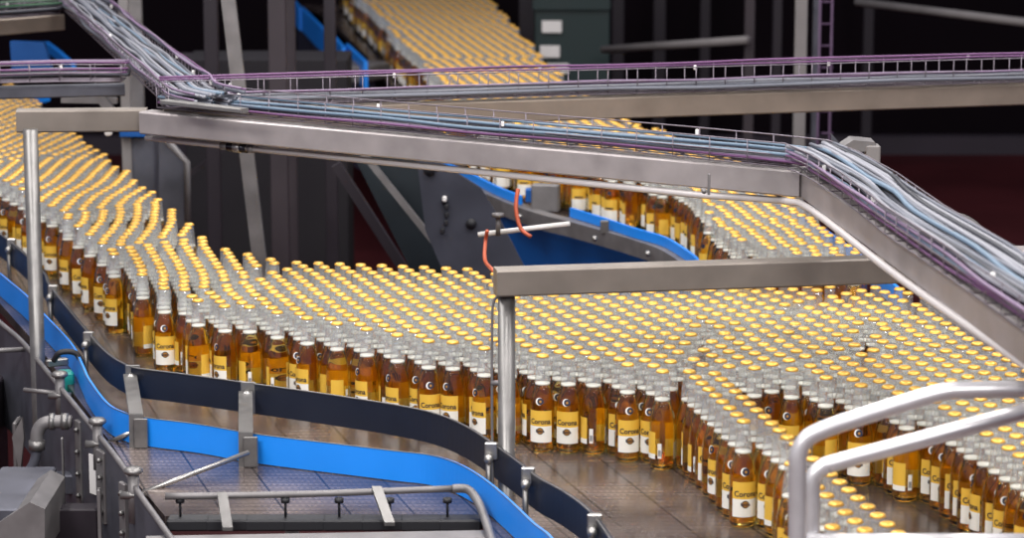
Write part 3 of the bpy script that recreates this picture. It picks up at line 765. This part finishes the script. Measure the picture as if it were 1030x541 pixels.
# ------------------------------------------------------------------ far conveyor frame
cf = thing('far_conveyor_chassis', at(600, 260, .7), 'grey side frame of the far conveyor with clamp block and blue panel', 'conveyor frame')
GP2 = [(425,150),(441,166),(453,176),(470,185),(498,198),(523,208),(548,216),(573,222),(609,232),(636,240),(664,250),(690,268),(705,290)]
m = MB(); m.ribbon([v + Vector((0,-.02,0)) for v in path(GP2, 1.04)], .055, .05); m.build('side_rail', DULL, cf)
m = MB(); m.ribbon([v + Vector((0,.03,0)) for v in path([(490,204),(505,212),(523,216),(573,230),(609,241),(636,249),(664,258),(690,276),(705,300)], .985)], .40, .01); m.build('blue_panel', BLUED, cf)
for (x, y) in ((523, 216), (598, 238), (651, 253)):
    v = at(x, y, 1.02); m = MB(); m.tube([v+Vector((0,-.02,0)), v+Vector((0,-.05,0))], .009, 8); m.build('bolt', STEELB, cf)
v = at(549, 207, 1.05); m = MB(); m.cbox((v.x, v.y, 1.08), (.10, .05, .10), -.2, .005); m.build('clamp_block', DULL, cf)
m = MB(); w_ = at(538, 200, 1.06); m.cbox((w_.x-.02, w_.y-.04, 1.08), (.03, .04, .05), 0, .004); m.build('blue_block', BLUED, cf)
v = at(608, 226, 1.06); m = MB(); m.cbox((v.x, v.y-.02, 1.055), (.03, .01, .045), -.2, .002); m.build('clip_plate', STEEL, cf)
# big dark end plate and diagonal struts below it
def plate(name, px, D, th, m_, label=None, cat='panel', parent=None):
    A_ = [atd(x, y, D) for x, y in px]; n = len(A_); q = MB()
    q.add(A_ + [v+Vector((0,th,0)) for v in A_], [tuple(range(n)), tuple(range(2*n-1, n-1, -1))] + [(i, (i+1) % n, n+(i+1) % n, n+i) for i in range(n)])
    o = q.build(name, m_, parent)
    if not parent: tag(o, label, cat)
    return o
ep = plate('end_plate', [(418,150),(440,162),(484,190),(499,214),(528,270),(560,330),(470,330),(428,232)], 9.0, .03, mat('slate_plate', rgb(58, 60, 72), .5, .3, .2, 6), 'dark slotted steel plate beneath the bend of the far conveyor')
for (x, y, rx, rz) in ((474, 225, .018, .05), (432, 171, .02, .02), (447, 203, .010, .012)):
    v = atd(x, y, 8.99); q = MB(); q.tube([v, v+Vector((0,-.008,0))], rx, 14); q.build('slot', BLACKM, ep)
for k in range(5):
    v = atd(448+random.uniform(-3,3), 200+k*8, 8.985); q = MB(); q.cbox(v, (.014, .02, .018), 0, .003); q.build('connector', BLACKM if k else WHITE, ep)
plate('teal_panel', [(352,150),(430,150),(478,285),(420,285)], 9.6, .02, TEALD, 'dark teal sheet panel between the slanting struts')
def bar(p0, p1, w, dep, m_, name, label, cat='strut'):
    d = (p1-p0).normalized(); s_ = d.cross(Vector((0,1,0))).normalized()*w/2; y_ = Vector((0,dep/2,0)); q = MB()
    q.hexa([p0-s_-y_, p0+s_-y_, p0+s_+y_, p0-s_+y_, p1-s_-y_, p1+s_-y_, p1+s_+y_, p1-s_+y_]); return tag(q.build(name, m_), label, cat)
bar(atd(362,150,9.4), atd(666,530,9.4), .020, .04, DULL, 'strut', 'pale slanting strut along the edge of the teal panel')
bar(atd(338,165,9.9), atd(562,512,9.9), .035, .04, DARKP, 'strut', 'dim purple slanting strut behind the teal panel')
bar(atd(228,-15,9.0), atd(297,560,9.0), .046, .03, DULL, 'flat_bar', 'tall pale flat bar leaning in the dark gap behind the bottles')
def post(x, w, D, m_, label, y1=None, name='steel_post', x2=None):
    p = atd(x, -40, D); wd = w*D/F; q = MB(); z0 = 0 if y1 is None else atd(x, y1, D).z
    q.cbox((p.x, D, (p.z+z0)/2), (wd, wd*.8, p.z-z0), 0, .003); return tag(q.build(name, m_), label, 'post')
MIDP = mat('mid_purple_paint', rgb(52, 44, 50), .6, .1, .15, 6)
POSTG = mat('grey_post_paint', rgb(122, 118, 118), .55, .1, .12, 6)
post(211, 14, 11.5, DARKP, 'dim purple post standing before the leaning pale bar')
post(278, 18, 10.6, MIDP, 'dim brown post just past the leaning pale bar')
post(291, 10, 10.9, MIDP, 'slim mauve post beside the brown post')
post(331, 12, 11.2, DARKP, 'dim post near the slanting struts')
post(123, 10, 9.8, POSTG, 'pale narrow post rising behind the wide corner tray')
post(135, 13, 10.2, DULL, 'grey post paired with the pale narrow one behind the corner tray')
post(755, 10, 14.0, MIDP, 'mauve post where the pale guard bar ends')
post(783, 9, 15.0, DARKP, 'dark slim post between the mauve and bright posts')
post(807, 12, 11.5, POSTG, 'bright grey post rising behind the bend of the cable beam')
post(823, 8, 11.6, DARKS, 'dark steel post beside the purple cable ladder')
post(875, 10, 17.6, DARKP, 'dim lone post against the maroon back wall')
post(622, 12, 17.0, DARKP, 'dim post beside the dark green cabinet')
post(530, 16, 16.5, DARKP, 'dim post at the near side of the dark green cabinet')
post(664, 12, 18.0, DARKP, 'dark post in the gloom beneath the pale guard bar')
post(710, 10, 18.1, DARKP, 'second dark post in the gloom beneath the pale guard bar')
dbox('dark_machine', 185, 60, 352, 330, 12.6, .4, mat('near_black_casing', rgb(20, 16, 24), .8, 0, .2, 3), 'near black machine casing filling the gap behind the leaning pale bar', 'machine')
# cable ladder
lt = thing('cable_ladder', (atd(830,60,11.4).x, 11.4, 0), 'upright ladder rack of purple cables by the bright post', 'cable ladder')
for x in (826, 838):
    p = atd(x, -40, 11.4); q = MB(); q.tube([(p.x, 11.4, 0), (p.x, 11.4, p.z)], .006, 6); q.build('rail', LADDER, lt)
for k in range(12):
    y = -20+k*22; q = MB(); q.tube([atd(826,y,11.4), atd(838,y,11.4)], .005, 6); q.build('rung', LADDER, lt)
# guard bars
g = thing('guard_bar', atd(680, 46, 15.0), 'pale level guard bar crossing the gloom above the back beam', 'guard bar')
m = MB(); m.tube([atd(607,50,15), atd(752,40,13.9)], .022, 10); m.build('bar', POSTG, g)
g = thing('guard_bar', atd(940, 13, 15.0), 'pale sloping guard bar high before the maroon wall', 'guard bar')
m = MB(); m.tube([atd(862,2,15), atd(1045,24,14)], .022, 10); m.build('bar', POSTG, g)
# green cabinet
t = dbox('green_cabinet', 538, -20, 612, 226, 15.5, .5, GREEN, 'dark green cabinet with three white labels far behind the bottles', 'cabinet')
for (x0, y0, x1, y1) in ((545, 21, 565, 33), (543, 46, 563, 58), (550, 64, 572, 74)): addpart(t, 'white_label', x0, y0, x1, y1, 15.47, .02, WHITE)
addpart(t, 'lid', 536, -4, 614, 10, 15.46, .05, GREEN)
# box bracket and rounded guard beyond the turned span
t = thing('junction_box', atd(865, 160, 6.9), 'grey open bracket with a white box behind the turned cable tray', 'box')
q = MB(); q.cbox(atd(877,166,6.9), (.036, .05, .105), 0, .003); q.build('white_box', POSTG, t)
plate('cover', [(846,149),(858,141),(880,143),(886,152),(852,153)], 6.88, .08, DULL, parent=t)
plate('side_wing', [(836,134),(850,150),(852,178),(838,168)], 6.9, .01, DARKS, parent=t)
q = MB(); q.tube([atd(862,152,6.92), atd(862,185,6.92)], .012, 8); q.build('stem', DARKS, t)
t = thing('round_guard', atd(970, 240, 6.0), 'rounded steel guard hood poking up behind the turned tray', 'guard')
q = MB(); n = 10; A_ = [atd(948,246,6.0)] + [atd(948+44*(k/n), 246-23*math.sin(math.pi*(k/n)*.62+.55)*1.0, 6.0) for k in range(n+1)] + [atd(993,250,6.0)]
k_ = len(A_); q.add(A_ + [v+Vector((0,.12,0)) for v in A_], [tuple(range(k_)), tuple(range(2*k_-1, k_-1, -1))] + [(i, (i+1) % k_, k_+(i+1) % k_, k_+i) for i in range(k_)]); q.build('hood', STEEL, t)
q = MB(); A_ = [atd(x, y, 5.99) for x, y in ((958,236),(982,238),(990,249),(962,247))]; q.add(A_ + [v+Vector((0,.01,0)) for v in A_], [(0,1,2,3),(7,6,5,4)] + [(i, (i+1) % 4, 4+(i+1) % 4, 4+i) for i in range(4)]); q.build('dark_insert', DARKS, t)
m = MB(); m.beam(atd(985,250,7.0), atd(1070,249,7.0), .08, .07); tag(m.build('side_girder', BEAMM), 'light steel beam leaving behind the rounded guard hood', 'beam')
# grey machine behind the first crossbeam
t = dbox('grey_cabinet', 128, 138, 158, 260, 9.8, .3, DARKS, 'dull grey cabinet with a blue top behind the first crossbeam', 'cabinet')
addpart(t, 'blue_top', 120, 127, 146, 138, 9.75, .3, BLUED)
t = plate('side_door', [(160,140),(172,143),(190,165),(190,230),(160,230)], 9.6, .05, DARKS, 'dark angled machine door behind the bottles under the first span')
q = MB(); q.tube([atd(166,140,9.55), atd(188,163,9.55), atd(189,225,9.55)], .012, 8); q.build('door_edge', DULL, t)
dbox('back_panel', 160, 55, 240, 78, 13.0, .1, DARKP, 'dim horizontal panel behind the corner tray cables', 'panel')
dbox('white_lamp', 105, 128, 112, 137, 8.9, .03, WHITE, 'small white block glowing pale beneath the first crossbeam', 'block')
bar(atd(92,86,9.0), atd(112,112,9.0), .03, .03, DULL, 'strut', 'short pale slanting strut above the first crossbeam')
bar(atd(62,100,9.2), atd(118,101,9.2), .02, .03, DULL, 'strut', 'short level rail behind the first crossbeam')
bar(atd(120,230,11.8), atd(250,130,11.8), .02, .03, DARKP, 'strut', 'dim strut slanting up in the dark gap behind the bottles')
# blue guides in the upper corner
guide('guide_rail', [(45,42),(56,50),(64,57),(72,64)], 1.12, .05, .02, BLUE, 'short blue guide piece seen above the purple corner cables')
guide('guide_rail', [(25,96),(38,91),(50,88)], 1.20, .06, .02, BLUE, 'small blue guide piece beside the far corner of the bottle crowd')
plate('blue_panel', [(10,42),(44,43),(52,72),(12,74)], 11.4, .05, BLUED, 'dim blue panel seen between the two corner cable trays')
# upper far blue guide in four lengths
ug = thing('guide_rail', at(325, 40, 1.0), 'sectioned blue guard wall of the far conveyor beyond the leaning pale bar', 'guide rail')
seg = [((291,-3),(301,8)), ((302,7),(328,33)), ((331,32),(344,48)), ((347,44),(366,62))]
for (x0, y0), (x1, y1) in seg:
    q = MB(); q.ribbon([at(x0, y0, 1.12), at(x1, y1, 1.12)], .14, .02); q.build('blue_section', BLUE, ug)
q = MB(); q.ribbon([v for v in path([(270,-22),(300,8),(345,66),(372,78)], .99)], .5, .03); q.build('side_plate', mat('slate_side', rgb(62,64,84), .5, .3, .2, 5), ug)
q = MB(); v = at(360, 72, 1.03); q.cbox((v.x, v.y, 1.03), (.22, .3, .09), -.5, .01); q.build('end_block', DULL, ug)
# levelling rod + orange wire by the far conveyor
t = thing('probe_rod', atd(527, 231, 7.7), 'white probe rod with a steel knob above the blue panel', 'rod')
m = MB(); m.tube([atd(481,236,7.7), atd(573,225,7.75)], .0075, 10); m.build('rod', WHITE, t)
v = atd(501, 218, 7.68); m = MB(); m.lathe([(0,0),(.018,0),(.018,.010),(0,.010)], 14, c=v); m.tube([v, v-Vector((0,0,.055))], .007, 8); m.build('knob', DULL, t)
m = MB(); m.tube(cat_rom([atd(521,190,7.72), atd(519,210,7.7), atd(524,230,7.68), atd(534,238,7.66)], 5), .006, 6); tag(m.build('hose', ORANGE), 'orange hose looping down beside the clamp block', 'hose')
m = MB(); m.tube(cat_rom([atd(490,232,7.6), atd(488,246,7.6), atd(488,262,7.3), atd(496,272,6.7)], 5), .0055, 6); tag(m.build('hose', ORANGE), 'orange hose dropping behind the end of the long crossbeam', 'hose')

# ------------------------------------------------------------------ handrail close to the camera
RAILM = mat('handrail_steel', rgb(205, 203, 206), .32, .6, .05, 20)
hr = thing('handrail', (atd(800,541,4.6).x, 4.6, 0), 'bright curved double tube handrail standing before the bottles', 'handrail')
D = 4.6
zb = lambda x: Vector((atd(x,541,D).x, D, 0.0))
m = MB(); m.tube([zb(802), atd(802,560,D), atd(802,480,D)] + cat_rom([atd(802,478,D), atd(803,457,D), atd(810,443,D), atd(824,434,D), atd(860,421,D), atd(920,402,D), atd(945,395,D), atd(960,392.5,D), atd(980,392,D), atd(1080,390,D)], 5), .0155, 16); m.build('outer_tube', RAILM, hr)
D = 4.72
m = MB(); m.tube([Vector((atd(816,541,D).x, D, 0)), atd(816,560,D), atd(816,495,D)] + cat_rom([atd(816,493,D), atd(818,480,D), atd(828,470,D), atd(845,464,D), atd(960,433,D), atd(1080,400,D)], 5), .0155, 16); m.build('inner_tube', RAILM, hr)
D = 4.7
m = MB(); m.tube([atd(812,545,D), atd(1080,545,D)], .0155, 14); m.build('lower_tube', RAILM, hr)

# ------------------------------------------------------------------ light
def area(loc, rot, sx, sy, e, col=(1, .97, .93)):
    l = bpy.data.lights.new('hall_lamp', 'AREA'); l.shape = 'RECTANGLE'; l.size = sx; l.size_y = sy; l.energy = e; l.color = col
    o = bpy.data.objects.new('hall_lamp', l); COL.objects.link(o); o.location = loc; o.rotation_euler = rot; return o
for x in (-2.4, 0, 2.4):
    area((x, 6.5, 4.6), (0, 0, 0), .5, 5.5, 120)
area((-2.2, 1.8, 4.2), (math.radians(48), 0, math.radians(-25)), 2.2, .5, 130)
area((1.6, .5, 4.2), (math.radians(55), 0, math.radians(12)), 2.2, .5, 130)
area((-1.0, 11.5, 4.6), (math.radians(-10), 0, 0), 3.0, 1.0, 90)
wd = bpy.data.worlds.new('world'); SC.world = wd; wd.use_nodes = True
wd.node_tree.nodes['Background'].inputs[0].default_value = (.62, .60, .70, 1); wd.node_tree.nodes['Background'].inputs[1].default_value = .42
